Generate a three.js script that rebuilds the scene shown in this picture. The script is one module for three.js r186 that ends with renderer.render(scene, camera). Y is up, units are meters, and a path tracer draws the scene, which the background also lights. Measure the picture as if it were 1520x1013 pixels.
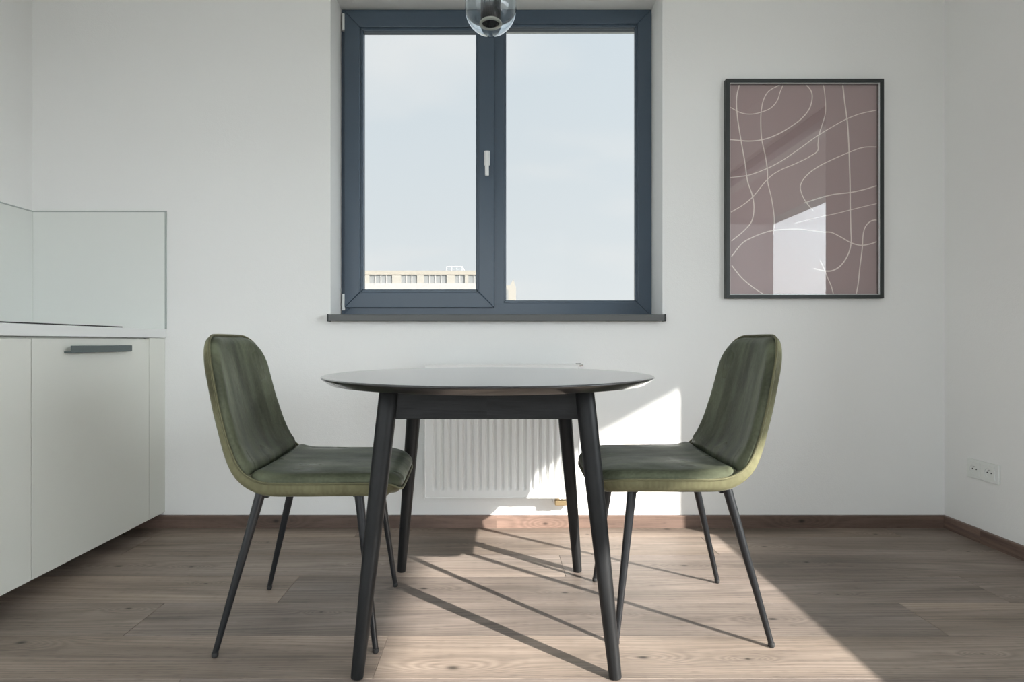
import * as THREE from 'three';
import { RoundedBoxGeometry } from 'three/addons/geometries/RoundedBoxGeometry.js';
import { mergeGeometries } from 'three/addons/utils/BufferGeometryUtils.js';

// ------------------------------------------------------------------ camera, sky, sun, exposure
const scene = new THREE.Scene();
const F = 844, PX = 737, PY = 508;                       // focal length and principal point in pixels of the 1520 x 1013 frame
const camera = new THREE.PerspectiveCamera(2 * Math.atan(1013 / 2 / F) * 180 / Math.PI, 1520 / 1013, 0.05, 500);
camera.position.set(0, 0.85, 0);
camera.lookAt(0, 0.85, -1);
camera.setViewOffset(1520, 1013, 760 - PX, 506.5 - PY, 1520, 1013);
scene.add(camera);
const SUN = new THREE.Vector3(1, 0.55, 0.84).normalize();  // towards the sun: behind the camera, to the right

function hash(x, y, s) { let h = Math.imul(x, 374761393) ^ Math.imul(y, 668265263) ^ Math.imul(s, 974634777); h = Math.imul(h ^ (h >>> 13), 1274126177); h ^= h >>> 16; return (h >>> 0) / 4294967296; }
function vnoise(x, y, s = 0) {
  const xi = Math.floor(x), yi = Math.floor(y), fx = x - xi, fy = y - yi, a = fx * fx * (3 - 2 * fx), b = fy * fy * (3 - 2 * fy);
  const p = hash(xi, yi, s), q = hash(xi + 1, yi, s), r = hash(xi, yi + 1, s), t = hash(xi + 1, yi + 1, s);
  return (p + (q - p) * a) * (1 - b) + (r + (t - r) * a) * b;
}
function fbm(x, y, s = 0, o = 4) { let v = 0, a = 0.5; for (let i = 0; i < o; i++) { v += a * vnoise(x, y, s + i * 17); x *= 2.03; y *= 2.03; a *= 0.5; } return v / (1 - Math.pow(0.5, o)); }
function rng(seed) { let a = seed >>> 0; return () => { a = (a + 0x6d2b79f5) | 0; let t = Math.imul(a ^ (a >>> 15), 1 | a); t = (t + Math.imul(t ^ (t >>> 7), 61 | t)) ^ t; return ((t ^ (t >>> 14)) >>> 0) / 4294967296; }; }

{ // hazy spring sky with thin cloud; brighter towards the sun as a hazy sky is
  const W = 1024, H = 512, data = new Float32Array(W * H * 4), d = new THREE.Vector3();
  for (let j = 0; j < H; j++) for (let i = 0; i < W; i++) {
    const th = (i + 0.5) / W * 2 * Math.PI - Math.PI, el = ((j + 0.5) / H - 0.5) * Math.PI;
    d.set(Math.cos(el) * Math.cos(th), Math.sin(el), Math.cos(el) * Math.sin(th));
    const up = Math.max(d.y, 0), g = Math.acos(Math.min(1, Math.max(-1, d.dot(SUN))));
    const glow = 0.93 + 5.2 * Math.exp(-2.6 * g) + 0.35 * Math.max(0, Math.cos(g)) ** 2;
    const k = Math.pow(up, 0.6), px = d.x / (up + 0.35), pz = d.z / (up + 0.35);
    let c = fbm(px * 1.7 + 9.2, pz * 3.4 + 1.7, 5, 5); c = Math.min(1, Math.max(0, (c - 0.44) * 3.2)) * 0.62;
    const sky = [1.1 - 0.34 * k, 1.14 - 0.24 * k, 1.15 - 0.13 * k], white = [1.14, 1.15, 1.15];
    for (let q = 0; q < 3; q++) data[(j * W + i) * 4 + q] = (sky[q] * (1 - c) + white[q] * c) * glow;
    data[(j * W + i) * 4 + 3] = 1;
  }
  const t = new THREE.DataTexture(data, W, H, THREE.RGBAFormat, THREE.FloatType);
  t.mapping = THREE.EquirectangularReflectionMapping; t.magFilter = t.minFilter = THREE.LinearFilter; t.needsUpdate = true;
  scene.background = t;
}
scene.backgroundIntensity = 1.0;
const sun = new THREE.DirectionalLight(new THREE.Color().setRGB(1, 0.955, 0.895), 7.4);
sun.target.position.set(0, 0.5, -1.5); sun.position.copy(SUN).multiplyScalar(14).add(sun.target.position);
sun.castShadow = true; sun.shadow.mapSize.set(4096, 4096); sun.shadow.bias = -0.0004;
Object.assign(sun.shadow.camera, { left: -6, right: 6, top: 5, bottom: -5, near: 1, far: 30 });
scene.add(sun, sun.target);

const renderer = new THREE.WebGLRenderer({ antialias: true });
renderer.toneMapping = THREE.LinearToneMapping;
renderer.toneMappingExposure = 2.02;
renderer.shadowMap.enabled = true;
renderer.shadowMap.type = THREE.PCFSoftShadowMap;

// ------------------------------------------------------------------ helpers
const taken = {};
function numbered(name) { const n = taken[name] = (taken[name] ?? -1) + 1; return n ? name + '_' + String(n).padStart(3, '0') : name; }
function mesh(name, geometry, material, parent) {
  const m = new THREE.Mesh(Array.isArray(geometry) ? merged(geometry) : geometry, material);
  m.name = parent === scene ? numbered(name) : name; m.castShadow = m.receiveShadow = true;
  (parent ?? scene).add(m); return m;
}
function merged(list) { return mergeGeometries(list.map((g) => { const n = g.index ? g.toNonIndexed() : g; for (const k of Object.keys(n.attributes)) if (!['position', 'normal', 'uv'].includes(k)) n.deleteAttribute(k); return n; })); }
function tag(o, label, category, group) { o.userData.label = label; o.userData.category = category; if (group) o.userData.group = group; return o; }
function struct(o, label, category) { o.userData.kind = 'structure'; if (label) o.userData.label = label; if (category) o.userData.category = category; return o; }
function thing(name, label, category, x = 0, y = 0, z = 0, turn = 0, group) {
  const g = new THREE.Group(); g.name = numbered(name); g.position.set(x, y, z); g.rotation.y = turn; scene.add(g); return tag(g, label, category, group);
}
function box(x0, x1, y0, y1, z0, z1) { const g = new THREE.BoxGeometry(Math.abs(x1 - x0), Math.abs(y1 - y0), Math.abs(z1 - z0)); g.translate((x0 + x1) / 2, (y0 + y1) / 2, (z0 + z1) / 2); return g; }
function rbox(x0, x1, y0, y1, z0, z1, r = 0.002, seg = 2) { const g = new RoundedBoxGeometry(Math.abs(x1 - x0), Math.abs(y1 - y0), Math.abs(z1 - z0), seg, r); g.translate((x0 + x1) / 2, (y0 + y1) / 2, (z0 + z1) / 2); return g; }
function rod(a, b, ra, rb, seg = 20) { // tapered round bar from a to b
  const A = new THREE.Vector3(...a), B = new THREE.Vector3(...b), L = A.distanceTo(B), g = new THREE.CylinderGeometry(rb, ra, L, seg, 1);
  g.translate(0, L / 2, 0); g.applyQuaternion(new THREE.Quaternion().setFromUnitVectors(new THREE.Vector3(0, 1, 0), B.clone().sub(A).normalize())); g.translate(A.x, A.y, A.z); return g;
}
function lathe(pts, seg = 48) { return new THREE.LatheGeometry(pts.map((p) => new THREE.Vector2(p[0], p[1])), seg); }
function std(rgb, roughness = 0.6, more = {}) { const { srgb, ...rest } = more; const m = new THREE.MeshPhysicalMaterial({ roughness, ...rest }); if (srgb) m.color.set(srgb); else m.color.setRGB(...rgb); return m; }
// uv in metres on the dominant axes of each face
function metreUV(g, s = 1) {
  const n = g.index ? g.toNonIndexed() : g, p = n.attributes.position, nn = n.attributes.normal, uv = new Float32Array(p.count * 2);
  for (let i = 0; i < p.count; i++) {
    const ax = Math.abs(nn.getX(i)), ay = Math.abs(nn.getY(i)), az = Math.abs(nn.getZ(i));
    const [u, v] = az >= ax && az >= ay ? [p.getX(i), p.getY(i)] : ax >= ay ? [p.getZ(i), p.getY(i)] : [p.getX(i), p.getZ(i)];
    uv[i * 2] = u * s; uv[i * 2 + 1] = v * s;
  }
  n.setAttribute('uv', new THREE.BufferAttribute(uv, 2)); return n;
}
function canvasTex(w, h, draw, srgb = true) {
  const c = document.createElement('canvas'); c.width = w; c.height = h; draw(c.getContext('2d'), w, h);
  const t = new THREE.CanvasTexture(c); if (srgb) t.colorSpace = THREE.SRGBColorSpace; t.wrapS = t.wrapT = THREE.RepeatWrapping; return t;
}
function dataTex(w, h, f, srgb = false) {
  const a = new Uint8Array(w * h * 4);
  for (let j = 0; j < h; j++) for (let i = 0; i < w; i++) { const v = f(i, j), o = (j * w + i) * 4; if (typeof v === 'number') a[o] = a[o + 1] = a[o + 2] = Math.max(0, Math.min(255, v * 255)); else for (let q = 0; q < 3; q++) a[o + q] = Math.max(0, Math.min(255, v[q] * 255)); a[o + 3] = 255; }
  const t = new THREE.DataTexture(a, w, h); t.magFilter = THREE.LinearFilter; t.minFilter = THREE.LinearMipmapLinearFilter; t.generateMipmaps = true; t.wrapS = t.wrapT = THREE.RepeatWrapping; if (srgb) t.colorSpace = THREE.SRGBColorSpace; t.needsUpdate = true; return t;
}

// ------------------------------------------------------------------ materials
const M = {};
{ // painted plaster: very fine roller texture
  const b = dataTex(512, 512, (i, j) => 0.5 * vnoise(i * 0.5, j * 0.5, 3) + 0.5 * fbm(i / 16, j / 16, 8, 3));
  b.repeat.set(2, 2);
  M.wall = std([0.86, 0.86, 0.845], 0.85, { bumpMap: b, bumpScale: 0.0006 });
  M.ceiling = std([0.87, 0.87, 0.86], 0.9);
}
M.anthracite = std([0.068, 0.098, 0.135], 0.3, { bumpMap: dataTex(256, 256, (i, j) => 0.5 * vnoise(i * 0.7, j * 0.7, 9) + 0.5 * vnoise(i * 0.2, j * 0.2, 4)), bumpScale: 0.0002 });
M.sill = std([0.11, 0.115, 0.115], 0.5);
M.glassPane = std([0.612, 0.614, 0.61], 0, { transmission: 1, thickness: 0, ior: 1.08 });
M.clearPane = std([0.97, 0.975, 0.975], 0, { transmission: 1, thickness: 0, ior: 1.5 });
M.pictureGlass = std([0.99, 0.99, 0.99], 0.0, { transmission: 1, thickness: 0, ior: 1.62 });
M.white = std([0.82, 0.83, 0.82], 0.4);
M.radiator = std([0.85, 0.85, 0.835], 0.35);
M.chrome = std([0.7, 0.7, 0.69], 0.25, { metalness: 1 });
M.brass = std([0.55, 0.42, 0.24], 0.35, { metalness: 0.8 });
M.dark = std([0.02, 0.02, 0.02], 0.6);
M.frameBlack = std([0.028, 0.034, 0.034], 0.45);
M.door = std([0.74, 0.745, 0.69], 0.42);
M.doorEdge = std([0.7, 0.7, 0.66], 0.4);
M.worktop = std([0.80, 0.81, 0.80], 0.35);
M.splash = std([0.79, 0.81, 0.78], 0.22);
M.handle = std([0.10, 0.125, 0.125], 0.45);
M.steel = std([0.012, 0.013, 0.015], 0.33, { specularIntensity: 0.9 });
M.hob = std([0.01, 0.01, 0.012], 0.08);
M.plinth = std([0.07, 0.065, 0.06], 0.6);
M.socket = std([0.80, 0.82, 0.79], 0.3);

// oak boards: four board faces stacked in one picture, 2.4 m x 0.84 m
const BOARD = 0.2085, BOARD_L = 2.39;
let oakColour, oakBump;
{
  const W = 2048, RH = 184, R = rng(77), rows = [];
  for (let k = 0; k < 4; k++) { const kn = []; for (let q = 0; q < 3 + k % 2; q++) kn.push([R() * 2.3 + 0.05, 0.03 + R() * 0.15, 0.5 + R() * 0.9]); rows.push({ kn, vc: 0.06 + R() * 0.09, s: 100 * k + 7, tone: 0.94 + 0.1 * R() }); }
  const streak = new Float32Array(W * RH * 4);
  oakColour = dataTex(W, RH * 4, (i, j) => {
    const k = Math.floor(j / RH), r = rows[k], u = i / W * 2.4, v = (j - k * RH) / RH * 0.21;
    let warp = 0, knot = 0;
    for (const [ku, kv, ks] of r.kn) { const a = (u - ku) / (0.10 * ks), b = (v - kv) / (0.026 * ks), e = Math.exp(-(a * a + b * b)); warp += e * 2.2; const c = (u - ku) / (0.012 * ks), f = (v - kv) / (0.006 * ks); knot += Math.exp(-(c * c + f * f)); }
    const dv = (v - r.vc - 0.03 * (fbm(u * 0.9, 3.1, r.s, 2) - 0.5)) / 0.105;
    const ring = dv * Math.abs(dv) * 3.2 + 2.4 * fbm(u * 0.75, v * 5, r.s + 3, 3) + warp + u * 0.35;
    const g = 0.5 + 0.5 * Math.sin(ring * 14);
    const fine = vnoise(u * 7, v * 520, r.s + 5) * 0.6 + vnoise(u * 22, v * 1100, r.s + 6) * 0.4;
    const pore = Math.max(0, vnoise(u * 30, v * 800, r.s + 8) - 0.72) * 3.4;
    const band = fbm(u * 0.7, v * 14, r.s + 9, 3), patch = fbm(u * 2.2, v * 9, r.s + 11, 3);
    let t = 0.72 + 0.14 * (band - 0.5) * 2 + 0.14 * (patch - 0.5) * 2 + 0.09 * (g - 0.5) * (0.4 + patch) + 0.11 * (fine - 0.5) - 0.13 * pore - 0.38 * Math.min(1, knot);
    t = Math.max(0.15, t) * r.tone; streak[j * W + i] = 0.6 * fine + 0.25 * g - 0.5 * pore;
    const warm = 0.5 + 0.5 * (band - patch);
    return [t * (0.80 + 0.03 * warm), t * (0.735 + 0.012 * warm), t * (0.69 - 0.01 * warm)];
  }, true);
  oakBump = dataTex(W, RH * 4, (i, j) => 0.35 + 0.6 * streak[j * W + i]);
}
const oakTints = [[1, 1, 1], [0.93, 0.93, 0.94], [1.05, 1.03, 1.0], [0.97, 0.95, 0.92]];
M.oak = oakTints.map((t) => std(t.map((x) => x * 0.92), 0.5, { map: oakColour, bumpMap: oakBump, bumpScale: 0.0005, specularIntensity: 0.7 }));
M.skirting = std([0.63, 0.515, 0.48], 0.5, { map: oakColour, bumpMap: oakBump, bumpScale: 0.0006 });

{ // black-stained ash
  const col = dataTex(1024, 512, (i, j) => { const u = i / 1024, v = j / 512; const f = vnoise(u * 14, v * 330, 41) * 0.6 + vnoise(u * 50, v * 500, 42) * 0.4, g = 0.5 + 0.5 * Math.sin((v * 9 + 2.2 * fbm(u * 2, v * 3, 43, 3)) * 12); const t = 0.085 + 0.045 * f + 0.03 * g; return [t * 0.98, t, t * 1.03]; }, true);
  const bmp = dataTex(1024, 512, (i, j) => { const u = i / 1024, v = j / 512; return vnoise(u * 14, v * 330, 41) * 0.6 + vnoise(u * 50, v * 500, 42) * 0.4; });
  M.blackWood = std([1, 1, 1], 0.45, { map: col, bumpMap: bmp, bumpScale: 0.0003, specularIntensity: 0.55 });
  M.tableTop = std([1, 1, 1], 0.3, { map: col, bumpMap: bmp, bumpScale: 0.00005, clearcoat: 1, clearcoatRoughness: 0.12 });
}
{ // velvet: pile brushed this way and that
  const col = dataTex(512, 512, (i, j) => { const x = i / 512, y = j / 512; const p = 0.6 * fbm(x * 4, y * 15, 62, 4) + 0.4 * fbm(x * 9, y * 9, 64, 3), q = vnoise(x * 160, y * 160, 63); const t = 0.80 + 0.8 * (p - 0.5) + 0.10 * (q - 0.5); return [t, t, t * 0.98]; }, true);
  const rough = dataTex(512, 512, (i, j) => 0.55 + 0.5 * (fbm(i / 512 * 6, j / 512 * 8, 66, 3) - 0.5));
  const bmp = dataTex(512, 512, (i, j) => 0.6 * fbm(i / 512 * 7, j / 512 * 9, 67, 3) + 0.4 * vnoise(i * 0.6, j * 0.6, 68));
  const mk = (c, s) => { const m = std(c, 0.62, { map: col, roughnessMap: rough, bumpMap: bmp, bumpScale: 0.0004, specularIntensity: 0.12, sheen: 1, sheenRoughness: 0.55 }); m.sheenColor.setRGB(...s); return m; };
  M.velvet = mk([0.155, 0.168, 0.116], [0.13, 0.16, 0.145]);
  M.velvetShell = mk([0.22, 0.21, 0.128], [0.3, 0.3, 0.24]);
}

// ------------------------------------------------------------------ room shell
const XL = -2.13, XR = 2.056, ZB = -2.61, ZN = 2.8, HC = 2.75;
const OW = 0.762, OB = 0.945, OT = 2.483;                          // opening of the back window
const RZ0 = 1.37, RZ1 = -1.62, RB = 0.557, RT = 2.36, RX = 0.35;    // opening of the side window (z from RZ0 to RZ1)
const BX0 = -2.05, BX1 = 1.1, BB = 0.08, BT = 2.6;                               // opening of the balcony window behind the camera
const LZ0 = -0.9, LZ1 = 2.7;                                        // opening of the window in the kitchen side wall (z)
{
  const s = new THREE.Shape(); s.moveTo(XL - 0.2, -0.15); s.lineTo(XR + RX, -0.15); s.lineTo(XR + RX, HC + 0.2); s.lineTo(XL - 0.2, HC + 0.2); s.closePath();
  const h = new THREE.Path(); h.moveTo(-OW, OB); h.lineTo(-OW, OT); h.lineTo(OW, OT); h.lineTo(OW, OB); h.closePath(); s.holes.push(h);
  const g = new THREE.ExtrudeGeometry(s, { depth: 0.4, bevelEnabled: false }); g.translate(0, 0, ZB - 0.4);
  struct(mesh('wall_back', metreUV(g), M.wall, scene), 'white plaster wall holding the dark framed window', 'wall');
  const r = new THREE.Shape(); r.moveTo(-ZN - 0.2, -0.15); r.lineTo(-ZB, -0.15); r.lineTo(-ZB, HC + 0.2); r.lineTo(-ZN - 0.2, HC + 0.2); r.closePath();
  const rh = new THREE.Path(); rh.moveTo(-RZ0, RB); rh.lineTo(-RZ0, RT); rh.lineTo(-RZ1, RT); rh.lineTo(-RZ1, RB); rh.closePath(); r.holes.push(rh);
  const rg = new THREE.ExtrudeGeometry(r, { depth: RX, bevelEnabled: false }); rg.rotateY(Math.PI / 2); rg.translate(XR, 0, 0);
  struct(mesh('wall_right', metreUV(rg), M.wall, scene), 'white side wall with the double power socket', 'wall');
  const l = new THREE.Shape(); l.moveTo(-ZN, 0); l.lineTo(-ZB, 0); l.lineTo(-ZB, HC); l.lineTo(-ZN, HC); l.closePath();
  const lh = new THREE.Path(); lh.moveTo(-LZ1, BB); lh.lineTo(-LZ1, BT); lh.lineTo(-LZ0, BT); lh.lineTo(-LZ0, BB); lh.closePath(); l.holes.push(lh);
  const lg = new THREE.ExtrudeGeometry(l, { depth: 0.2, bevelEnabled: false }); lg.rotateY(Math.PI / 2); lg.translate(XL - 0.2, 0, 0);
  struct(mesh('wall_left', metreUV(lg), M.wall, scene), 'white side wall behind the kitchen units', 'wall');
  const e = new THREE.Shape(); e.moveTo(XL - 0.2, 0); e.lineTo(XR, 0); e.lineTo(XR, HC); e.lineTo(XL - 0.2, HC); e.closePath();
  const eh = new THREE.Path(); eh.moveTo(BX0, BB); eh.lineTo(BX0, BT); eh.lineTo(BX1, BT); eh.lineTo(BX1, BB); eh.closePath(); e.holes.push(eh);
  const eg = new THREE.ExtrudeGeometry(e, { depth: 0.2, bevelEnabled: false }); eg.translate(0, 0, ZN);
  struct(mesh('wall_rear', metreUV(eg), M.wall, scene), 'white wall behind the camera with the balcony window', 'wall');
  struct(mesh('ceiling', box(XL - 0.2, XR, HC, HC + 0.2, ZB, ZN + 0.2), M.ceiling, scene), 'plain white ceiling', 'ceiling');
}
{ // floor: long oak boards laid across the room, each a piece of its own, over a dark underlay
  const floor = new THREE.Group(); floor.name = 'floor'; scene.add(floor); struct(floor, 'grey-brown oak board floor', 'floor');
  mesh('underlay', box(XL - 0.2, XR, -0.15, -0.0125, ZB, ZN + 0.2), M.dark, floor);
  const R = rng(5), fixed = { '-1': -0.313, 0: -1.08, 1: -0.714, 2: 0.25, 3: -1.5, 4: -0.62 };
  const first = 1.435;                                     // a seam lies this far from the camera
  for (let k = -22; k <= 6; k++) {
    const d0 = first + (k + 0) * BOARD, zFar = -Math.min(d0 + BOARD, -ZB), zNear = -Math.max(d0, -ZN);
    if (zNear - zFar < 0.01) continue;
    let j = fixed[k - 1 + 0] ?? -2 + R() * 2.39; if (fixed[String(k - 1)] !== undefined) j = fixed[String(k - 1)];
    while (j > XL) j -= BOARD_L;
    for (; j < XR; j += BOARD_L) {
      const x0 = Math.max(j, XL), x1 = Math.min(j + BOARD_L, XR); if (x1 - x0 < 0.02) continue;
      const gp = 0.0004, c = 0.0009, a0 = x0 + gp, a1 = x1 - gp, b0 = zFar + gp, b1 = zNear - gp, y = 0, yb = -0.012;
      const row = Math.floor(R() * 4), fu = R() < 0.5, fv = R() < 0.5, mat = M.oak[Math.floor(R() * 4)];
      const U = (x) => { const q = (x - j) / 2.4; return fu ? 0.996 - q : q; }, V = (z) => { const q = (z - (-d0 - BOARD)) / 0.21; return (row + 0.004 + 0.992 * (fv ? 1 - q : q)) / 4; };
      const P = [], T = [], quad = (p, q, r, s) => { for (const t of [p, q, r, p, r, s]) { P.push(...t); T.push(U(t[0]), V(t[2])); } };
      const t0 = [a0 + c, y, b0 + c], t1 = [a1 - c, y, b0 + c], t2 = [a1 - c, y, b1 - c], t3 = [a0 + c, y, b1 - c];
      const e0 = [a0, y - c, b0], e1 = [a1, y - c, b0], e2 = [a1, y - c, b1], e3 = [a0, y - c, b1], f0 = [a0, yb, b0], f1 = [a1, yb, b0], f2 = [a1, yb, b1], f3 = [a0, yb, b1];
      quad(t0, t3, t2, t1); quad(e0, t0, t1, e1); quad(e1, t1, t2, e2); quad(e2, t2, t3, e3); quad(e3, t3, t0, e0);
      quad(f0, e0, e1, f1); quad(f1, e1, e2, f2); quad(f2, e2, e3, f3); quad(f3, e3, e0, f0);
      const g = new THREE.BufferGeometry(); g.setAttribute('position', new THREE.Float32BufferAttribute(P, 3)); g.setAttribute('uv', new THREE.Float32BufferAttribute(T, 2)); g.computeVertexNormals();
      mesh('floor_board', g, mat, floor);
    }
  }
}
{ // skirting boards in the same oak, darker stain
  const strip = (len) => { const s = new THREE.Shape(); s.moveTo(0, 0); s.lineTo(0.014, 0); s.lineTo(0.014, 0.052); s.quadraticCurveTo(0.014, 0.056, 0.010, 0.056); s.lineTo(0, 0.056); s.closePath(); return new THREE.ExtrudeGeometry(s, { depth: len, bevelEnabled: false }); };
  const uv = (g, along, off) => { const n = g.index ? g.toNonIndexed() : g, p = n.attributes.position, a = new Float32Array(p.count * 2); for (let i = 0; i < p.count; i++) { a[i * 2] = (along === 'x' ? p.getX(i) : p.getZ(i)) / 2.4; a[i * 2 + 1] = (p.getY(i) / 0.21 + off) / 4; } n.setAttribute('uv', new THREE.BufferAttribute(a, 2)); return n; };
  // profile x -> towards the room, profile depth -> along the wall
  const back = strip(XR - XL); back.rotateY(-Math.PI / 2); back.translate(XR, 0, ZB);
  struct(mesh('baseboard_back', uv(back, 'x', 1.35), M.skirting, scene), 'dark brown oak baseboard under the window wall', 'baseboard');
  const side = strip(ZN - ZB - 0.014); side.rotateY(Math.PI); side.translate(XR, 0, ZN);
  struct(mesh('baseboard_right', uv(side, 'z', 2.3), M.skirting, scene), 'dark brown oak baseboard along the socket wall', 'baseboard');
}

// ------------------------------------------------------------------ windows
function mitred(x0, x1, y0, y1, w, z0, z1, bev = 0.0025) { // four mitred bars of a rectangular ring; z1 is the face
  const bar = (pts) => { const s = new THREE.Shape(); pts.forEach(([x, y], i) => i ? s.lineTo(x, y) : s.moveTo(x, y)); s.closePath(); const g = new THREE.ExtrudeGeometry(s, { depth: z1 - z0 - bev, bevelEnabled: true, bevelThickness: bev, bevelSize: bev, bevelOffset: -bev, bevelSegments: 2 }); g.translate(0, 0, z0); return g; };
  const q = 0.0002;
  return { bottom: bar([[x0 + q, y0], [x1 - q, y0], [x1 - w - q, y0 + w], [x0 + w + q, y0 + w]]), top: bar([[x0 + w + q, y1 - w], [x1 - w - q, y1 - w], [x1 - q, y1], [x0 + q, y1]]), left: bar([[x0, y0 + q], [x0 + w, y0 + w + q], [x0 + w, y1 - w - q], [x0, y1 - q]]), right: bar([[x1 - w, y0 + w + q], [x1, y0 + q], [x1, y1 - q], [x1 - w, y1 - w - q]]) };
}
function ring(names, r, mat, parent) { for (const k of ['bottom', 'top', 'left', 'right']) mesh(k === 'left' || k === 'right' ? names[0] : names[1], metreUV(r[k], 3), mat, parent); }
{
  const w = new THREE.Group(); w.name = 'window_1'; scene.add(w); struct(w, 'anthracite framed double casement window above the radiator', 'window');
  const zf = -2.79;
  ring(['frame_stile', 'frame_rail'], mitred(-OW + 0.001, OW - 0.001, OB + 0.03, OT - 0.001, 0.068, zf - 0.075, zf), M.anthracite, w);
  mesh('mullion', metreUV(rbox(-0.034, 0.037, OB + 0.09, OT - 0.06, zf - 0.075, zf + 0.0005, 0.003), 3), M.anthracite, w);
  const bead = (n, a, b, c, d, wd, z0, z1) => mesh(n, merged(Object.values(mitred(a, b, c, d, wd, z0, z1, 0.003))), M.anthracite, w);
  bead('glazing_bead', 0.034, 0.696, 1.042, 2.416, 0.014, zf - 0.03, zf - 0.008);
  // opening sash on the left, standing proud of the frame
  const sash = new THREE.Group(); sash.name = 'sash'; w.add(sash);
  ring(['sash_stile', 'sash_rail'], mitred(-0.742, -0.011, 1.018, 2.464, 0.076, zf - 0.05, zf + 0.018, 0.004), M.anthracite, sash);
  mesh('sash_bead', merged(Object.values(mitred(-0.668, -0.085, 1.092, 2.39, 0.016, zf - 0.03, zf + 0.006, 0.004))), M.anthracite, sash);
  mesh('pane', box(-0.662, -0.091, 1.098, 2.384, zf - 0.032, zf - 0.016), M.glassPane, sash);
  mesh('pane', box(0.04, 0.69, 1.048, 2.41, zf - 0.036, zf - 0.020), M.glassPane, w);
  // handle on the closing stile
  const h = new THREE.Group(); h.name = 'handle'; sash.add(h); h.userData.label = 'white lever handle';
  const hx = -0.046, hy = 1.745, hz = zf + 0.018;
  mesh('rosette', rbox(hx - 0.0145, hx + 0.0145, hy - 0.036, hy + 0.036, hz, hz + 0.011, 0.005, 3), M.white, h);
  mesh('lever', [rod([hx, hy + 0.012, hz + 0.008], [hx, hy + 0.012, hz + 0.042], 0.010, 0.010), rbox(hx - 0.0095, hx + 0.0095, hy - 0.098, hy + 0.024, hz + 0.034, hz + 0.049, 0.006, 3)], M.white, h);
  for (const [y0, y1] of [[2.372, 2.452], [1.005, 1.085]]) mesh('hinge_cover', [rod([-0.748, y0, zf + 0.012], [-0.748, y1, zf + 0.012], 0.0085, 0.0085, 16), rbox(-0.7575, -0.742, y0 + 0.01, y1 - 0.008, zf, zf + 0.012, 0.002)], M.white, w);
  mesh('sub_sill', box(-OW + 0.001, OW - 0.001, OB, OB + 0.031, zf - 0.075, zf - 0.002), M.anthracite, w);
  // inner sill board with end caps
  const s = new THREE.Shape(); s.moveTo(0, 0); s.lineTo(0.006, 0); s.lineTo(0.006, 0.004); s.lineTo(0.22, 0.004); s.lineTo(0.22, 0.03); s.lineTo(0.005, 0.03); s.quadraticCurveTo(0, 0.03, 0, 0.025); s.closePath();
  const sg = new THREE.ExtrudeGeometry(s, { depth: 2 * OW - 0.002, bevelEnabled: false }); sg.rotateY(Math.PI / 2); sg.translate(-OW + 0.001, OB, ZB + 0.042);
  const sill = mesh('sill_board', sg, M.sill, w); sill.userData.label = 'grey metal sill board';
  for (const k of [-1, 1]) mesh('end_cap', rbox(k * 0.7625 - 0.0035, k * 0.7625 + 0.0035, OB - 0.002, OB + 0.031, ZB + 0.0005, ZB + 0.044, 0.0012), M.frameBlack, w);
}
{ // large window in the side wall, outside the frame, through which the sun comes; the picture's glass mirrors it
  const w = new THREE.Group(); w.name = 'window_2'; scene.add(w); struct(w, 'wide anthracite window in the socket wall', 'window');
  const put = (g) => { g.rotateY(-Math.PI / 2); g.translate(XR + 0.045, 0, 0); return g; };    // local x -> +z, local z(face) -> -x
  const r = mitred(RZ1 + 0.001, RZ0 - 0.001, RB, RT, 0.07, -0.08, 0);
  for (const k of ['bottom', 'top', 'left', 'right']) mesh(k === 'left' || k === 'right' ? 'frame_stile' : 'frame_rail', metreUV(put(r[k]), 3), M.anthracite, w);
  mesh('mullion', box(XR + 0.045, XR + 0.125, RB + 0.06, RT - 0.06, 0.68, 0.75), M.anthracite, w);
  mesh('pane', box(XR + 0.08, XR + 0.09, RB + 0.066, RT - 0.066, RZ1 + 0.066, 0.682), M.clearPane, w);
  mesh('pane', box(XR + 0.08, XR + 0.09, RB + 0.066, RT - 0.066, 0.748, RZ0 - 0.066), M.clearPane, w);
}

{ // balcony window behind the camera: the soft light on the walls that face away from the sun
  const w = new THREE.Group(); w.name = 'window_3'; scene.add(w); struct(w, 'wide balcony window behind the camera', 'window');
  const turn = (g) => { g.rotateY(Math.PI); g.translate(0, 0, ZN + 0.05); return g; };
  const r = mitred(-BX1 + 0.001, -BX0 - 0.001, BB + 0.001, BT - 0.001, 0.07, -0.08, 0);
  for (const k of ['bottom', 'top', 'left', 'right']) mesh(k === 'left' || k === 'right' ? 'frame_stile' : 'frame_rail', metreUV(turn(r[k]), 3), M.anthracite, w);
  const mid = (BX0 + BX1) / 2;
  mesh('mullion', box(mid - 0.045, mid + 0.045, BB + 0.06, BT - 0.06, ZN + 0.05, ZN + 0.13), M.anthracite, w);
  for (const [a, b] of [[BX0 + 0.066, mid - 0.043], [mid + 0.043, BX1 - 0.066]]) mesh('pane', box(a, b, BB + 0.066, BT - 0.066, ZN + 0.085, ZN + 0.095), M.clearPane, w);
}
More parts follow.
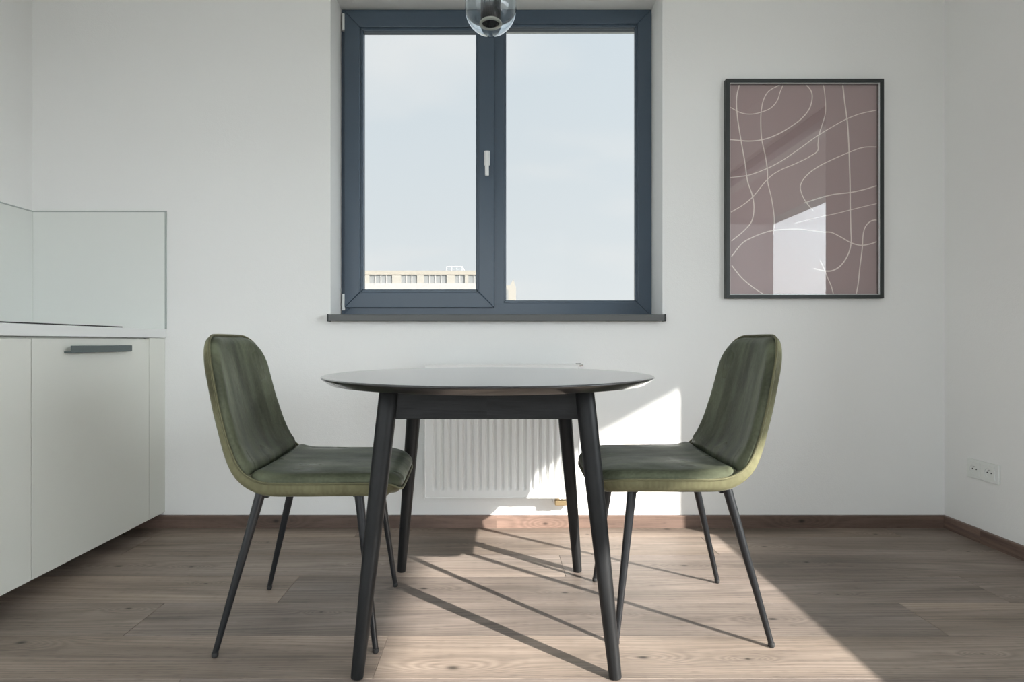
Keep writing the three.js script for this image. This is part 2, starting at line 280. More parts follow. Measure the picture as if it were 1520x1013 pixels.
{ // window in the kitchen side wall, behind the camera: light that reaches the socket wall
  const w = new THREE.Group(); w.name = 'window_4'; scene.add(w); struct(w, 'tall window in the kitchen side wall behind the camera', 'window');
  const turn = (g) => { g.rotateY(Math.PI / 2); g.translate(XL - 0.05, 0, 0); return g; };
  const r = mitred(-LZ1 + 0.001, -LZ0 - 0.001, BB + 0.001, BT - 0.001, 0.07, -0.08, 0);
  for (const k of ['bottom', 'top', 'left', 'right']) mesh(k === 'left' || k === 'right' ? 'frame_stile' : 'frame_rail', metreUV(turn(r[k]), 3), M.anthracite, w);
  const mid = (LZ0 + LZ1) / 2;
  mesh('mullion', box(XL - 0.13, XL - 0.05, BB + 0.06, BT - 0.06, mid - 0.045, mid + 0.045), M.anthracite, w);
  for (const [a, b] of [[LZ0 + 0.066, mid - 0.043], [mid + 0.043, LZ1 - 0.066]]) mesh('pane', box(XL - 0.095, XL - 0.085, BB + 0.066, BT - 0.066, a, b), M.clearPane, w);
}

// ------------------------------------------------------------------ outside
{
  const o = thing('upper_balcony', 'pale concrete balcony slab projecting over the side window outside', 'balcony', XR + RX, 3.2, 0);
  const m = std([0.55, 0.53, 0.52], 0.8);
  mesh('slab', box(0, 3.1, 0, 0.25, -0.4, 6.5), m, o);
  mesh('edge_panel', box(2.8, 3.1, -0.012, 0, -0.4, 6.5), std([0.55, 0.68, 0.68], 0.6), o);
  mesh('partition', box(0, 1.5, -3.6, 0, 2.85, 3.05), std([0.62, 0.56, 0.56], 0.8), o);
}
{ // ground far below and the block across the street
  const g = mesh('ground', box(-300, 300, -13.5, -13, -300, 200), std([0.24, 0.24, 0.22], 0.95), scene); struct(g, 'street level ground far below the window', 'ground');
  const b = thing('office_building', 'pale beige flat-roofed building seen through the opening sash', 'building', 0, 0, -100);
  const S = F / 100, X = (px) => (px - PX) / S, Y = (py) => 0.85 + (PY - py) / S;
  const wallM = std([0.44, 0.40, 0.34], 0.85), bandM = std([0.49, 0.47, 0.45], 0.85), winM = std([0.31, 0.315, 0.31], 0.5), pier = std([0.45, 0.42, 0.37], 0.85);
  mesh('wall', box(X(470), X(744), -13, Y(408.5), -12, -0.35), wallM, b);
  mesh('parapet', box(X(469), X(745), Y(408), Y(402), -12.1, 0.1), wallM, b);
  mesh('floor_band', box(X(469), X(745), Y(430.5), Y(421), -0.4, 0.25), bandM, b);
  const rows = [[408.6, 420.8, [[486, 520], [548, 582], [595, 619], [629, 663], [675, 690], [695, 712], [722, 738]]], [431, 444, [[490, 530], [547, 571], [591, 614], [629, 651], [667, 687], [694, 712]]]];
  for (const [y0, y1, list] of rows) {
    let last = 470;
    for (const [a, c] of list) {
      mesh('pier', box(X(last), X(a), Y(y1), Y(y0), -0.36, 0), pier, b); last = c;
      const wn = mesh('window', box(X(a), X(c), Y(y1), Y(y0), -0.36, -0.22), winM, b), n = Math.max(2, Math.round((c - a) / 9));
      for (let i = 1; i < n; i++) mesh('window_bar', box(X(a + (c - a) * i / n) - 0.09, X(a + (c - a) * i / n) + 0.09, Y(y1), Y(y0), -0.22, -0.12), bandM, wn);
    }
    mesh('pier', box(X(last), X(744), Y(y1), Y(y0), -0.36, 0), pier, b);
  }
  const rail = []; for (const px of [660, 668, 676, 684]) rail.push(box(X(px) - 0.05, X(px) + 0.05, Y(402), Y(391), -4.05, -3.95));
  rail.push(box(X(660), X(684), Y(391.6), Y(390.8), -4.06, -3.94), box(X(660), X(684), Y(395.6), Y(395), -4.04, -3.96), rod([X(684), Y(391), -4], [X(690), Y(402), -4], 0.05, 0.05, 6));
  mesh('roof_railing', merged(rail), std([0.62, 0.64, 0.66], 0.5), b);
  const e = thing('gabled_building', 'pale end block with a small gable seen low in the fixed pane', 'building', 0, 0, -96);
  const S2 = F / 96, X2 = (px) => (px - PX) / S2, Y2 = (py) => 0.85 + (PY - py) / S2;
  const gs = new THREE.Shape(); gs.moveTo(X2(746), -13); gs.lineTo(X2(766), -13); gs.lineTo(X2(766), Y2(428)); gs.lineTo(X2(762), Y2(415)); gs.lineTo(X2(757), Y2(424)); gs.lineTo(X2(746), Y2(424)); gs.closePath();
  const gg = new THREE.ExtrudeGeometry(gs, { depth: 3, bevelEnabled: false }); gg.translate(0, 0, -3); mesh('wall', gg, pier, e);
  mesh('window', box(X2(751.5), X2(754.6), Y2(446), Y2(430.5), -0.1, 0.06), winM, e);
}

// ------------------------------------------------------------------ kitchen
{
  const XF = -1.521, Zs = [-2.49, -1.86, -1.26];
  const unit = (z0, z1, label, handle) => {
    const o = thing('base_cabinet', label, 'cabinet', XF, 0, (z0 + z1) / 2, 0, undefined), hw = (z1 - z0) / 2;
    mesh('carcass', box(XL + 0.002 - XF, -0.021, 0.072, 0.868, -hw + 0.0005, hw - 0.0005), M.door, o);
    const d = mesh('door', rbox(-0.019, 0, 0.07, 0.862, -hw + 0.0015, hw - 0.0015, 0.0015), M.door, o);
    if (handle) {
      const s = new THREE.Shape(); s.moveTo(-0.0005, 0.0); s.lineTo(0.026, 0.0); s.lineTo(0.028, 0.002); s.lineTo(0.028, 0.024); s.lineTo(0.026, 0.026); s.lineTo(0.023, 0.026); s.lineTo(0.023, 0.006); s.lineTo(-0.0005, 0.006); s.closePath();
      const g = new THREE.ExtrudeGeometry(s, { depth: 0.33, bevelEnabled: false }); g.translate(0, 0.811, -(0.33) / 2 + (handle - (z0 + z1) / 2));
      mesh('handle', g, M.handle, d).userData.label = 'dark grey bar handle';
    }
    mesh('plinth', box(-0.145, -0.135, 0, 0.072, -hw, hw), M.plinth, o);
    return o;
  };
  unit(Zs[0], Zs[1], 'cream kitchen base cabinet with dark grey bar handle', -2.165);
  unit(Zs[1], Zs[2], 'cream kitchen base cabinet without a visible handle under the hob', 0);
  const f = thing('filler_panel', 'narrow cream filler panel between the cabinet and window wall', 'panel', XF, 0, (ZB + Zs[0]) / 2);
  mesh('panel', rbox(-0.019, -0.0005, 0.07, 0.868, -0.0595, 0.0585, 0.0012), M.door, f);
  mesh('plinth', box(-0.145, -0.135, 0.0005, 0.072, -0.045, 0.06), M.plinth, f);
  tag(mesh('worktop', rbox(XL + 0.001, XF + 0.006, 0.8695, 0.909, ZB + 0.001, Zs[2] + 0.01, 0.002), M.worktop, scene), 'white kitchen worktop running along the left wall', 'worktop');
  const hob = thing('induction_hob', 'thin black glass hob lying on the white worktop', 'hob', XL + 0.31, 0.909, -2.075);
  mesh('glass_plate', rbox(-0.26, 0.262, 0.0005, 0.0065, -0.295, 0.295, 0.002), M.hob, hob);
  for (const [x, z, r] of [[-0.13, -0.15, 0.09], [-0.13, 0.15, 0.075], [0.1, -0.15, 0.075], [0.1, 0.15, 0.09]]) { const t = new THREE.TorusGeometry(r, 0.001, 6, 48); t.rotateX(Math.PI / 2); t.translate(x, 0.0067, z); mesh('cooking_zone', t, M.handle, hob); }
  const trimM = std([0.40, 0.44, 0.42], 0.4);
  const a = thing('backsplash_panel', 'pale green-white backsplash panel on the window wall above the worktop', 'backsplash', 0, 0, 0);
  mesh('panel', rbox(XL + 0.009, -1.518, 0.9095, 1.445, ZB + 0.0005, ZB + 0.009, 0.001), M.splash, a);
  mesh('edge_trim', box(XL + 0.009, -1.513, 1.4455, 1.4505, ZB + 0.0005, ZB + 0.0095), trimM, a);
  mesh('edge_trim', box(-1.5175, -1.513, 0.9095, 1.445, ZB + 0.0005, ZB + 0.0095), trimM, a);
  const b = thing('backsplash_panel', 'long pale backsplash panel along the kitchen side wall', 'backsplash', 0, 0, 0);
  mesh('panel', rbox(XL + 0.0005, XL + 0.0085, 0.9095, 1.445, ZB + 0.0005, Zs[2], 0.001), M.splash, b);
  mesh('edge_trim', box(XL + 0.0005, XL + 0.009, 1.4455, 1.4505, ZB + 0.0005, Zs[2]), trimM, b);
}

// ------------------------------------------------------------------ radiator
{
  const o = thing('radiator', 'white ribbed panel radiator on the wall under the window', 'radiator', 0.02, 0, 0);
  const x0 = -0.338, x1 = 0.346, y0 = 0.16, y1 = 0.752, zf = -2.508, n = 20, pitch = (x1 - x0 - 0.022) / n;
  { // pressed front sheet
    const nx = n * 12, ys = [y0 + 0.004, 0.19, 0.196, 0.203, 0.21, 0.7, 0.707, 0.714, 0.72, y1 - 0.004], P = [], I = [], sm = (a, b, t) => { t = Math.min(1, Math.max(0, (t - a) / (b - a))); return t * t * (3 - 2 * t); };
    for (const y of ys) for (let i = 0; i <= nx; i++) {
      const x = x0 + 0.004 + (x1 - x0 - 0.008) * i / nx, t = ((x - x0 - 0.011) / pitch % 1 + 1) % 1, dd = Math.min(t, 1 - t) * pitch;
      const groove = 1 - sm(0.003, 0.0095, dd), k = sm(0.19, 0.21, y) * (1 - sm(0.70, 0.72, y)) * (x > x0 + 0.02 && x < x1 - 0.02 ? 1 : 0);
      P.push(x, y, zf - 0.010 * groove * k);
    }
    for (let j = 0; j < ys.length - 1; j++) for (let i = 0; i < nx; i++) { const a = j * (nx + 1) + i, b = a + 1, c = a + nx + 1, d = c + 1; I.push(a, b, d, a, d, c); }
    const g = new THREE.BufferGeometry(); g.setAttribute('position', new THREE.Float32BufferAttribute(P, 3)); g.setIndex(I); g.computeVertexNormals(); g.setAttribute('uv', new THREE.Float32BufferAttribute(new Float32Array(P.length / 3 * 2), 2));
    mesh('front_panel', g, M.radiator, o);
    mesh('panel_rim', merged(Object.values(mitred(x0, x1, y0, y1, 0.006, zf - 0.012, zf + 0.0015, 0.002))), M.radiator, o);
  }
  mesh('back_panel', rbox(x0 + 0.01, x1 - 0.01, y0 + 0.01, y1 - 0.01, zf - 0.066, zf - 0.054, 0.003), M.radiator, o);
  for (const x of [x0, x1 - 0.0015]) mesh('side_cover', rbox(x, x + 0.0015, y0 + 0.02, y1 - 0.005, zf - 0.068, zf - 0.010, 0.0005), M.radiator, o);
  const gr = new THREE.Group(); gr.name = 'top_grille'; o.add(gr);
  for (let i = 0; i < 34; i++) { const x = x0 + 0.012 + (x1 - x0 - 0.024) * i / 33; mesh('slat', box(x - 0.003, x + 0.003, y1 - 0.004, y1 - 0.001, zf - 0.062, zf - 0.012), M.radiator, gr); }
  mesh('grille_edge', box(x0 + 0.002, x1 - 0.002, y1 - 0.004, y1, zf - 0.068, zf - 0.061), M.radiator, gr);
  mesh('bleed_valve', [rod([x1 - 0.012, y1 - 0.004, zf - 0.03], [x1 + 0.012, y1 - 0.004, zf - 0.03], 0.008, 0.008, 12), rod([x1 + 0.012, y1 - 0.004, zf - 0.03], [x1 + 0.02, y1 - 0.004, zf - 0.03], 0.005, 0.005, 8), rbox(x1 + 0.045, x1 + 0.068, y1 - 0.028, y1 - 0.016, zf - 0.04, zf - 0.02, 0.002)].slice(0, 2), M.chrome, o);
  const vx = x1 - 0.075;
  mesh('valve_block', [rbox(vx - 0.03, vx + 0.045, 0.118, 0.142, zf - 0.055, zf - 0.03, 0.005, 3), rod([vx - 0.018, 0.14, zf - 0.042], [vx - 0.018, 0.165, zf - 0.042], 0.010, 0.010, 14), rod([vx + 0.032, 0.14, zf - 0.042], [vx + 0.032, 0.165, zf - 0.042], 0.010, 0.010, 14)], M.brass, o);
  for (const dx of [-0.018, 0.032]) mesh('pipe', [rod([vx + dx, 0.13, zf - 0.042], [vx + dx, 0.13, ZB + 0.001], 0.008, 0.008, 14), rod([vx + dx, 0.13, ZB + 0.009], [vx + dx, 0.13, ZB + 0.001], 0.017, 0.019, 18)], M.white, o);
  mesh('thermostat_valve', [rod([vx + 0.045, 0.13, zf - 0.042], [vx + 0.075, 0.13, zf - 0.042], 0.011, 0.013, 16)], M.white, o);
  for (const x of [x0 + 0.12, x1 - 0.12]) mesh('wall_bracket', box(x - 0.015, x + 0.015, y0 + 0.05, y1 - 0.06, ZB + 0.0005, zf - 0.066), M.radiator, o);
}

// ------------------------------------------------------------------ framed print on the wall
{
  const x0 = 1.044, x1 = 1.761, y0 = 1.049, y1 = 2.047, zf = ZB + 0.027;
  const o = thing('framed_picture', 'framed mauve print of looping white lines on the window wall', 'picture', 0, 0, 0);
  ring(['frame_side', 'frame_side'], mitred(x0, x1, y0, y1, 0.0165, ZB + 0.001, zf, 0.0012), M.frameBlack, o);
  mesh('inner_lip', merged(Object.values(mitred(x0 + 0.0168, x1 - 0.0168, y0 + 0.0168, y1 - 0.0168, 0.0032, zf - 0.0075, zf - 0.004, 0.0004))), M.white, o);
  mesh('spacer', merged(Object.values(mitred(x0 + 0.0168, x1 - 0.0168, y0 + 0.0168, y1 - 0.0168, 0.003, zf - 0.021, zf - 0.0078, 0.0003))), std([0.07, 0.035, 0.035], 0.6), o);
  // print: lines read off in pixels of the photograph, drawn flat on the sheet
  const px0 = PX + (x0 + 0.017) / 2.602 * F, px1 = PX + (x1 - 0.017) / 2.602 * F, py0 = PY - (y1 - 0.017 - 0.85) / 2.602 * F, py1 = PY - (y0 + 0.017 - 0.85) / 2.602 * F;
  const A = (l) => l.map(([x, y]) => [1060 + x * 0.1776, 100 + y * 0.1777]), B = (l) => l.map(([x, y]) => [1060 + x * 0.1776, 270 + y * 0.1777]);
  const lines = [
    [...A([[218, 120], [190, 250], [195, 400], [225, 600], [260, 800]]), ...B([[283, 0], [320, 110], [335, 220], [315, 330], [260, 400], [150, 492]])],
    A([[140, 335], [230, 380], [310, 390], [400, 372], [480, 335], [530, 275], [555, 200], [590, 120]]),
    [...A([[610, 120], [520, 160], [455, 200], [415, 270], [395, 370], [392, 480], [400, 600], [430, 740], [448, 870]]), ...B([[450, 0], [480, 130], [498, 240], [506, 330], [496, 440]])],
    A([[740, 115], [810, 190], [822, 250], [800, 340], [740, 420], [650, 490], [540, 555], [420, 600], [300, 615], [140, 603]]),
    [...A([[912, 115], [930, 250], [932, 380], [905, 480], [880, 560], [870, 640], [868, 694], [800, 745], [680, 805], [560, 855], [480, 905]]), ...B([[428, 0], [320, 130], [240, 195], [145, 252]])],
    [...A([[1074, 115], [1095, 300], [1115, 450], [1128, 650], [1135, 850]]), ...B([[1138, 0], [1140, 200], [1145, 400], [1148, 500], [1125, 600], [1060, 700], [990, 742], [935, 745], [840, 725]])],
    A([[140, 920], [290, 900], [430, 850], [550, 790], [700, 690], [860, 575], [1000, 490], [1110, 430], [1230, 385], [1395, 350]]),
    B([[150, 620], [240, 510], [330, 460], [420, 425], [500, 405], [700, 395], [910, 418], [980, 422], [1060, 460], [1150, 510], [1230, 530], [1310, 518], [1395, 485]]),
    [...A([[1395, 665], [1250, 668], [1140, 705], [1000, 765], [880, 825], [800, 880], [745, 940]]), ...B([[723, 40], [735, 100], [768, 165], [830, 240]])],
    B([[760, 175], [890, 133], [1000, 105], [1140, 88], [1250, 65], [1395, 22]]),
    B([[680, 345], [910, 288], [1000, 270], [1140, 235], [1260, 205], [1395, 174]]),
    B([[1395, 318], [1320, 325], [1270, 370], [1250, 430], [1240, 560], [1220, 720], [1205, 860], [1186, 960]]),
    B([[150, 700], [230, 800], [310, 870], [430, 950]]),
    B([[890, 660], [925, 735], [950, 800], [980, 870], [1005, 960]]),
  ];
  const wide = [1, 0.8, 0.9, 1, 0.8, 1.15, 0.8, 1, 0.9, 1, 0.75, 1, 0.9, 0.9];
  const art = canvasTex(840, 1200, (c, w, h) => {
    c.fillStyle = 'rgb(170,147,146)'; c.fillRect(0, 0, w, h);
    const R = rng(3); for (let i = 0; i < 9000; i++) { c.fillStyle = `rgba(${R() < 0.5 ? '190,168,166' : '148,124,124'},0.05)`; c.fillRect(R() * w, R() * h, 3 + R() * 5, 1 + R() * 2); }
    c.strokeStyle = 'rgb(242,232,226)'; c.lineCap = c.lineJoin = 'round';
    lines.forEach((l, k) => {
      const p = new THREE.CatmullRomCurve3(l.map(([x, y]) => new THREE.Vector3((x - px0) / (px1 - px0) * w, (y - py0) / (py1 - py0) * h, 0)), false, 'centripetal').getPoints(160);
      c.lineWidth = 6.2 * wide[k]; c.beginPath(); p.forEach((q, i) => i ? c.lineTo(q.x, q.y) : c.moveTo(q.x, q.y)); c.stroke();
    });
  });
  const pg = new THREE.BoxGeometry(x1 - x0 - 0.034, y1 - y0 - 0.034, 0.002); pg.translate((x0 + x1) / 2, (y0 + y1) / 2, zf - 0.022);
  const edge = std([0.75, 0.72, 0.70], 0.8), face = std([1, 1, 1], 0.75, { map: art });
  mesh('print', pg, [edge, edge, edge, edge, face, edge], o);
  mesh('glass', box(x0 + 0.0167, x1 - 0.0167, y0 + 0.0167, y1 - 0.0167, zf - 0.0038, zf - 0.0018), M.pictureGlass, o);
  mesh('backing_board', box(x0 + 0.01, x1 - 0.01, y0 + 0.01, y1 - 0.01, ZB + 0.0008, zf - 0.0235), std([0.25, 0.2, 0.15], 0.9), o);
}

// ------------------------------------------------------------------ double power socket
{
  const o = thing('power_socket', 'white double power socket plate low on the right wall', 'socket', XR, 0.306, -2.398);
  mesh('plate', rbox(-0.0095, -0.0002, -0.0405, 0.0405, -0.0785, 0.0785, 0.003, 3), M.socket, o);
  for (const z of [-0.0365, 0.0365]) {
    const c = new THREE.Group(); c.name = 'outlet'; c.position.set(-0.0095, 0, z); o.add(c);
    const s = new THREE.Shape(); s.moveTo(-0.0275, -0.0275); s.lineTo(0.0275, -0.0275); s.lineTo(0.0275, 0.0275); s.lineTo(-0.0275, 0.0275); s.closePath(); const h = new THREE.Path(); h.absarc(0, 0, 0.0195, 0, Math.PI * 2, true); s.holes.push(h);
    const g = new THREE.ExtrudeGeometry(s, { depth: 0.0035, bevelEnabled: true, bevelSize: 0.0008, bevelThickness: 0.0008, bevelSegments: 2, curveSegments: 24 }); g.rotateY(-Math.PI / 2); g.translate(0.0006, 0, 0); mesh('insert', g, M.socket, c);
    const cup = lathe([[0.0001, 0.0005], [0.0185, 0.0005], [0.0195, 0.002], [0.0195, 0.0045]], 28); cup.rotateZ(Math.PI / 2); cup.translate(0.0004, 0, 0); mesh('cup', cup, M.socket, c);
    for (const dz of [-0.0095, 0.0095]) { const p = new THREE.CylinderGeometry(0.0028, 0.0028, 0.0006, 14); p.rotateZ(Math.PI / 2); p.translate(-0.0005, 0, dz); mesh('contact_hole', p, M.dark, c); }
    mesh('earth_pin', rod([0, 0.0105, 0], [-0.006, 0.0105, 0], 0.0024, 0.002, 12), M.chrome, c);
  }
}

// ------------------------------------------------------------------ pendant lamp over the table
{
  const o = thing('pendant_lamp', 'clear glass pendant lamp with dark socket hanging over the table', 'lamp', -0.018, 0, -1.76);
  const R = 0.08, yc = 1.884, t = 0.0028, pts = [];
  for (let i = 0; i <= 22; i++) { const a = -Math.PI / 2 + Math.PI / 2 * i / 22; pts.push([Math.max(0.0001, R * Math.cos(a)), yc + R * Math.sin(a)]); }
  pts.push([R, yc + 0.10]); for (let i = 1; i <= 8; i++) { const a = Math.PI / 2 * i / 8; pts.push([0.042 + 0.038 * Math.cos(a), yc + 0.10 + 0.038 * Math.sin(a)]); }
  const inner = pts.map(([x, y], i) => i < 23 ? [Math.max(0.0001, x * (R - t) / R), yc + (y - yc) * (R - t) / R] : i === 23 ? [R - t, y] : [Math.max(0.03, x - t), y - t * 0.5]);
  const glass = std([0.93, 0.96, 0.98], 0, { transmission: 1, thickness: 0.003, ior: 1.46, attenuationDistance: 0.012 }); glass.attenuationColor = new THREE.Color().setRGB(0.72, 0.80, 0.86);
  mesh('glass_shade', lathe([...pts, ...inner.reverse()], 64), glass, o);
  const knurl = dataTex(256, 64, (i, j) => (i % 8 < 4) !== (j % 8 < 4) ? 0.9 : 0.1);
  const holder = mesh('lamp_holder', lathe([[0.027, 1.836], [0.031, 1.838], [0.031, 2.02], [0.026, 2.03], [0.0001, 2.03]], 40), std([0.015, 0.016, 0.018], 0.45, { bumpMap: knurl, bumpScale: 0.001 }), o);
  mesh('end_ring', lathe([[0.026, 1.838], [0.027, 1.833], [0.034, 1.833], [0.0345, 1.838], [0.031, 1.842]], 40), std([0.78, 0.74, 0.62], 0.35), holder);
  const grid = []; for (let i = -3; i <= 3; i++) { const h = Math.sqrt(0.026 ** 2 - (i * 0.007) ** 2); grid.push(box(i * 0.007 - 0.0007, i * 0.007 + 0.0007, 1.837, 1.843, -h, h), box(-h, h, 1.837, 1.843, i * 0.007 - 0.0007, i * 0.007 + 0.0007)); }
  mesh('honeycomb_grid', merged(grid), std([0.08, 0.08, 0.08], 0.5), holder);
  const led = new THREE.CylinderGeometry(0.025, 0.025, 0.002, 32); led.translate(0, 1.85, 0); mesh('diffuser', led, std([0.25, 0.25, 0.24], 0.6), holder);
  mesh('cap', lathe([[0.0001, 2.035], [0.046, 2.035], [0.046, 2.05], [0.01, 2.075], [0.0001, 2.075]], 40), M.dark, o);
  mesh('cord', rod([0, 2.07, 0], [0, HC - 0.025, 0], 0.003, 0.003, 8), M.dark, o);
  mesh('ceiling_rose', lathe([[0.0001, HC - 0.03], [0.05, HC - 0.028], [0.052, HC - 0.0005]], 32), M.dark, o);
}

// ------------------------------------------------------------------ round table
{
  const o = thing('dining_table', 'round black-stained wooden dining table on four splayed round legs', 'table', -0.026, 0, -1.772);
  const top = lathe([[0.0001, 0.7275], [0.470, 0.7275], [0.476, 0.7285], [0.496, 0.742], [0.4995, 0.7455], [0.4998, 0.7475], [0.497, 0.7497], [0.490, 0.75], [0.3, 0.75], [0.0001, 0.75]].map((p) => p), 128);
  const n = top.toNonIndexed(), p = n.attributes.position, uv = new Float32Array(p.count * 2); for (let i = 0; i < p.count; i++) { uv[i * 2] = p.getX(i) + 0.5; uv[i * 2 + 1] = (p.getZ(i) + 0.5) * 1.0 + p.getY(i) * 0.5; }
  n.setAttribute('uv', new THREE.BufferAttribute(uv, 2));
  mesh('table_top', n, M.tableTop, o);
  const legUV = (g) => { const q = g.toNonIndexed(), a = q.attributes.position, u = new Float32Array(a.count * 2); for (let i = 0; i < a.count; i++) { u[i * 2] = a.getY(i); u[i * 2 + 1] = Math.atan2(a.getZ(i), a.getX(i)) * 0.03 + a.getX(i); } q.setAttribute('uv', new THREE.BufferAttribute(u, 2)); return q; };
  const s = 0.259, f = 0.3265;
  for (const [sx, sz] of [[-1, 1], [1, 1], [-1, -1], [1, -1]]) {
    const P = [[0.0001, 0], [0.0145, 0], [0.0160, 0.0025], [0.0175, 0.08], [0.0245, 0.52], [0.0255, 0.64], [0.0255, 0.742], [0.0001, 0.742]];
    const g = lathe(P, 28), L = Math.hypot((f - s) * 1.04, 0.7275);
    g.scale(1, 0.7275 / 0.742 * (L / 0.7275), 1);
    const a = new THREE.Vector3(sx * f, 0, sz * (f + 0.009)), b = new THREE.Vector3(sx * s, 0.7275, sz * s).sub(a).normalize();
    const uvd = legUV(g); uvd.applyQuaternion(new THREE.Quaternion().setFromUnitVectors(new THREE.Vector3(0, 1, 0), b)); uvd.translate(a.x, a.y + 0.001, a.z);
    mesh('leg', uvd, M.blackWood, o);
  }
  for (const k of [-1, 1]) {
    mesh('apron', metreUV(rbox(-0.245, 0.245, 0.645, 0.7272, k * 0.254 - 0.011, k * 0.254 + 0.011, 0.002)), M.blackWood, o);
    mesh('apron', metreUV(rbox(k * 0.254 - 0.011, k * 0.254 + 0.011, 0.645, 0.7272, -0.245, 0.245, 0.002)), M.blackWood, o);
  }
}

// ------------------------------------------------------------------ velvet chairs
function chair(label, x, z, turn, seed) { // faces local +x
  const o = thing('velvet_chair', label, 'chair', x, 0, z, turn, 'velvet dining chairs at the round table');
  const prof = new THREE.CatmullRomCurve3([[0.272, 0.430], [0.256, 0.4455], [0.213, 0.4555], [0.11, 0.4585], [0.008, 0.4595], [-0.085, 0.4645], [-0.150, 0.489], [-0.196, 0.540], [-0.226, 0.630], [-0.250, 0.738], [-0.270, 0.838], [-0.2765, 0.864]].map(([u, h]) => new THREE.Vector3(u, h, 0)), false, 'centripetal');
  prof.arcLengthDivisions = 800; const L = prof.getLength(), N0 = 0.0;
  const at = (s) => { const t = Math.min(1, Math.max(0, s / L)), p = prof.getPointAt(t), q = prof.getTangentAt(t); if (s < 0) p.addScaledVector(q, s); if (s > L) p.addScaledVector(q, s - L); return [p, new THREE.Vector3(q.y, -q.x, 0).multiplyScalar(q.x < 0 || q.y > 0 ? 1 : -1)]; };
  // normal must point up over the seat and forward over the back
  const nrm = (q) => { const n = new THREE.Vector3(q.y, -q.x, 0); return n; };
  const frame = (s) => { const t = Math.min(1, Math.max(0, s / L)), p = prof.getPointAt(t), q = prof.getTangentAt(t); if (s < 0) p.addScaledVector(q, s); if (s > L) p.addScaledVector(q, s - L); return [p, nrm(q)]; };
  const sm = (a, b, t) => { t = Math.min(1, Math.max(0, (t - a) / (b - a))); return t * t * (3 - 2 * t); };
  const sc = prof.getLength() * 0 + (() => { let best = 0, bd = 9; for (let i = 0; i <= 400; i++) { const p = prof.getPointAt(i / 400), d = Math.hypot(p.x + 0.128, p.y - 0.478); if (d < bd) { bd = d; best = i / 400 * L; } } return best; })();
  const half = (s) => 0.217 + 0.006 * sm(0.05, sc, s) - 0.026 * sm(sc, L, s);
  const bow = (s, v) => (0.021 * sm(sc - 0.05, sc + 0.12, s) + 0.004) * (v / 0.2) ** 2;     // sides wrap forward and up
  // a pad: rounded-rectangle outline in (along, across), thickness grows from its rim
  function pad({ s0, s1, r0, r1, grow, up, down, re, seedShift, crown, dent }) {
    const NS = 64, NV = 36, P = [], I = [], T = [];
    const edge = (s, v) => { const W = half(s) + grow, r = s < (s0 + s1) / 2 ? r0 : r1, c = (s0 + s1) / 2, hl = (s1 - s0) / 2, qx = Math.abs(s - c) - (hl - r), qy = Math.abs(v) - (W - r); return -(Math.hypot(Math.max(qx, 0), Math.max(qy, 0)) + Math.min(Math.max(qx, qy), 0) - r); };
    const width = (s) => { const W = half(s) + grow, lo = s - s0, hi = s1 - s; let w = W; if (lo < r0) w = Math.min(w, W - r0 + Math.sqrt(Math.max(0, r0 * r0 - (r0 - lo) ** 2))); if (hi < r1) w = Math.min(w, W - r1 + Math.sqrt(Math.max(0, r1 * r1 - (r1 - hi) ** 2))); return w; };
    const lay = (side) => {
      for (let i = 0; i <= NS; i++) {
        const k = i / NS, kk = 0.5 - 0.5 * Math.cos(Math.PI * k), s = s0 + (s1 - s0) * (0.25 * k + 0.75 * kk), w = width(s), [p, n] = frame(s);
        for (let j = 0; j <= NV; j++) {
          const v = w * Math.sin(Math.PI / 2 * (2 * j / NV - 1)), e = Math.max(0, edge(s, v)), q = 1 - Math.min(1, e / re), f = Math.sqrt(Math.max(0, 1 - q * q));
          const th = side > 0 ? up * f + (crown ?? 0) * sm(0, 0.12, e) - (dent ?? 0) * sm(0.06, 0.2, e) : -(down * f * (down > 0.02 ? 1 - 0.5 * sm(sc - 0.06, sc + 0.16, s) : 1) + (crown ?? 0) * sm(0.0, 0.12, e));
          const wr = side > 0 && up > 0.01 ? 0.0022 * (fbm(s * 14 + seed, v * 18 + seedShift, 31 + seed, 3) - 0.5) * sm(0.005, 0.04, e) : 0;
          const b = bow(s, v) + th + wr;
          P.push(p.x + n.x * b, p.y + n.y * b, v); T.push(0.03 + s * 1.05, 0.5 + v * 1.9 * (seed ? -1 : 1));
        }
      }
    };
    lay(1); lay(-1); const row = NV + 1, off = (NS + 1) * row;
    for (let i = 0; i < NS; i++) for (let j = 0; j < NV; j++) { const a = i * row + j, b = a + 1, c = a + row, d = c + 1; I.push(a, b, d, a, d, c); I.push(off + a, off + d, off + b, off + a, off + c, off + d); }
    // join the two sheets round the rim
    const rim = []; for (let j = 0; j <= NV; j++) rim.push(j); for (let i = 1; i <= NS; i++) rim.push(i * row + NV); for (let j = NV - 1; j >= 0; j--) rim.push(NS * row + j); for (let i = NS - 1; i >= 1; i--) rim.push(i * row);
    for (let k = 0; k < rim.length; k++) { const a = rim[k], b = rim[(k + 1) % rim.length]; I.push(a, off + b, b, a, off + a, off + b); }
    const g = new THREE.BufferGeometry(); g.setAttribute('position', new THREE.Float32BufferAttribute(P, 3)); g.setAttribute('uv', new THREE.Float32BufferAttribute(T, 2)); g.setIndex(I); g.computeVertexNormals(); return g;
  }
  mesh('shell', pad({ s0: -0.004, s1: L + 0.004, r0: 0.10, r1: 0.115, grow: 0.006, up: 0.003, down: 0.035, re: 0.024, seedShift: 3 }), M.velvetShell, o);
  mesh('seat', pad({ s0: 0.001, s1: sc - 0.001, r0: 0.096, r1: 0.03, grow: 0.0, up: 0.027, down: 0.002, re: 0.028, seedShift: 1, crown: 0.006 }), M.velvet, o);
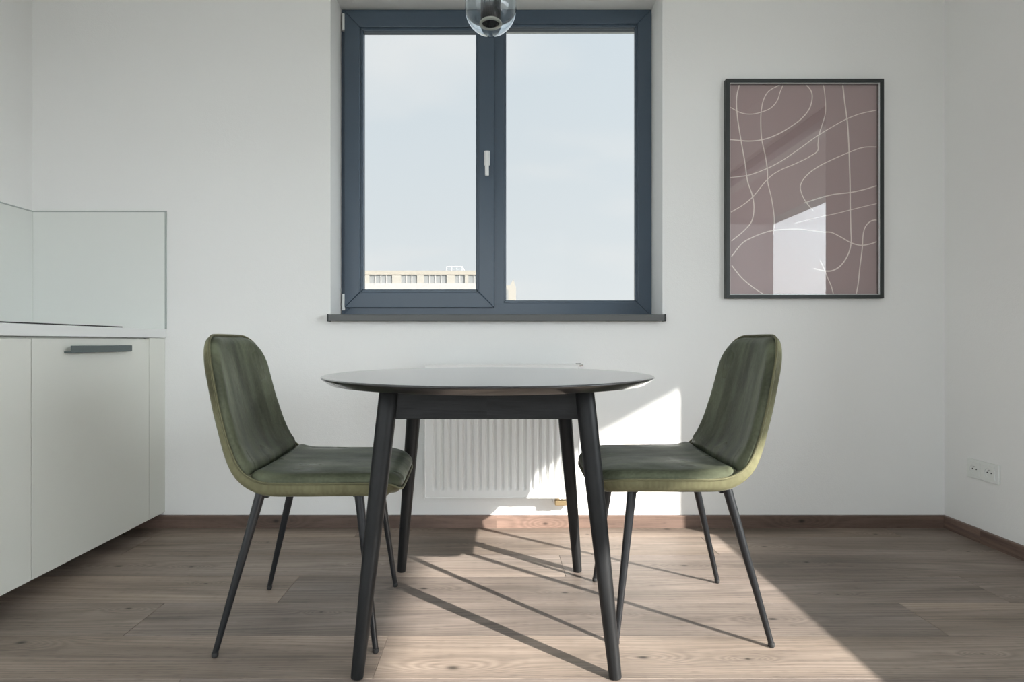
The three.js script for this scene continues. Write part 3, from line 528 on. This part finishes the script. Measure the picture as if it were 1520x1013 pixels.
  mesh('backrest', pad({ s0: sc + 0.001, s1: L - 0.001, r0: 0.03, r1: 0.11, grow: 0.0, up: 0.027, down: 0.002, re: 0.028, seedShift: 2, crown: 0.005 }), M.velvet, o);
  { // piping round the rim of the shell
    const pts = [], g = 0.0075, r0 = 0.10, r1 = 0.115, s0 = -0.004, s1 = L + 0.004, W = (s) => half(s) + g, add = (s, v) => { const [p, n] = frame(s), b = bow(s, v) + 0.004; pts.push(new THREE.Vector3(p.x + n.x * b, p.y + n.y * b, v)); };
    const side = (k) => { const l = []; for (let i = 0; i <= 8; i++) { const a = Math.PI / 2 * i / 8; l.push([s0 + r0 - r0 * Math.cos(a), k * (W(s0) - r0 + r0 * Math.sin(a))]); } for (let i = 1; i < 30; i++) { const s = s0 + r0 + (s1 - r1 - s0 - r0) * i / 30; l.push([s, k * W(s)]); } for (let i = 0; i <= 8; i++) { const a = Math.PI / 2 * i / 8; l.push([s1 - r1 + r1 * Math.sin(a), k * (W(s1) - r1 + r1 * Math.cos(a))]); } return l; };
    const ringPts = [...side(1), ...side(-1).reverse()]; for (const [s, v] of ringPts) add(s, v);
    mesh('piping', new THREE.TubeGeometry(new THREE.CatmullRomCurve3(pts, true, 'centripetal'), 320, 0.0036, 8, true), M.velvetShell, o);
  }
  // splayed steel legs on a small frame under the seat
    for (const k of [-1, 1]) {
    mesh('leg', rod([0.214, 0.012, k * 0.210], [0.160, 0.436, k * 0.165], 0.0078, 0.0135, 20), M.steel, o).add(footTip(0.2145, k * 0.2105));
    mesh('leg', rod([-0.214, 0.012, k * 0.210], [-0.108, 0.436, k * 0.165], 0.0078, 0.0135, 20), M.steel, o).add(footTip(-0.2145, k * 0.2105));
  }
  for (const u of [-0.100, 0.155]) mesh('seat_frame', rbox(u - 0.011, u + 0.011, 0.415, 0.431, -0.166, 0.166, 0.002), M.steel, o);
  return o;
}
function footTip(x, z) { const g = lathe([[0.0001, 0], [0.0066, 0.0005], [0.0088, 0.004], [0.0088, 0.012], [0.0074, 0.0145], [0.0001, 0.0145]], 18); g.translate(x, 0, z); const m = new THREE.Mesh(g, M.dark); m.name = 'foot_cap'; m.castShadow = m.receiveShadow = true; return m; }
chair('olive velvet shell chair in shade beside the kitchen cabinets', -0.555, -1.753, 0.05, 0);
chair('olive velvet shell chair standing in the sunlight below the picture', 0.557, -1.80, Math.PI - 0.03, 5);

renderer.render(scene, camera);
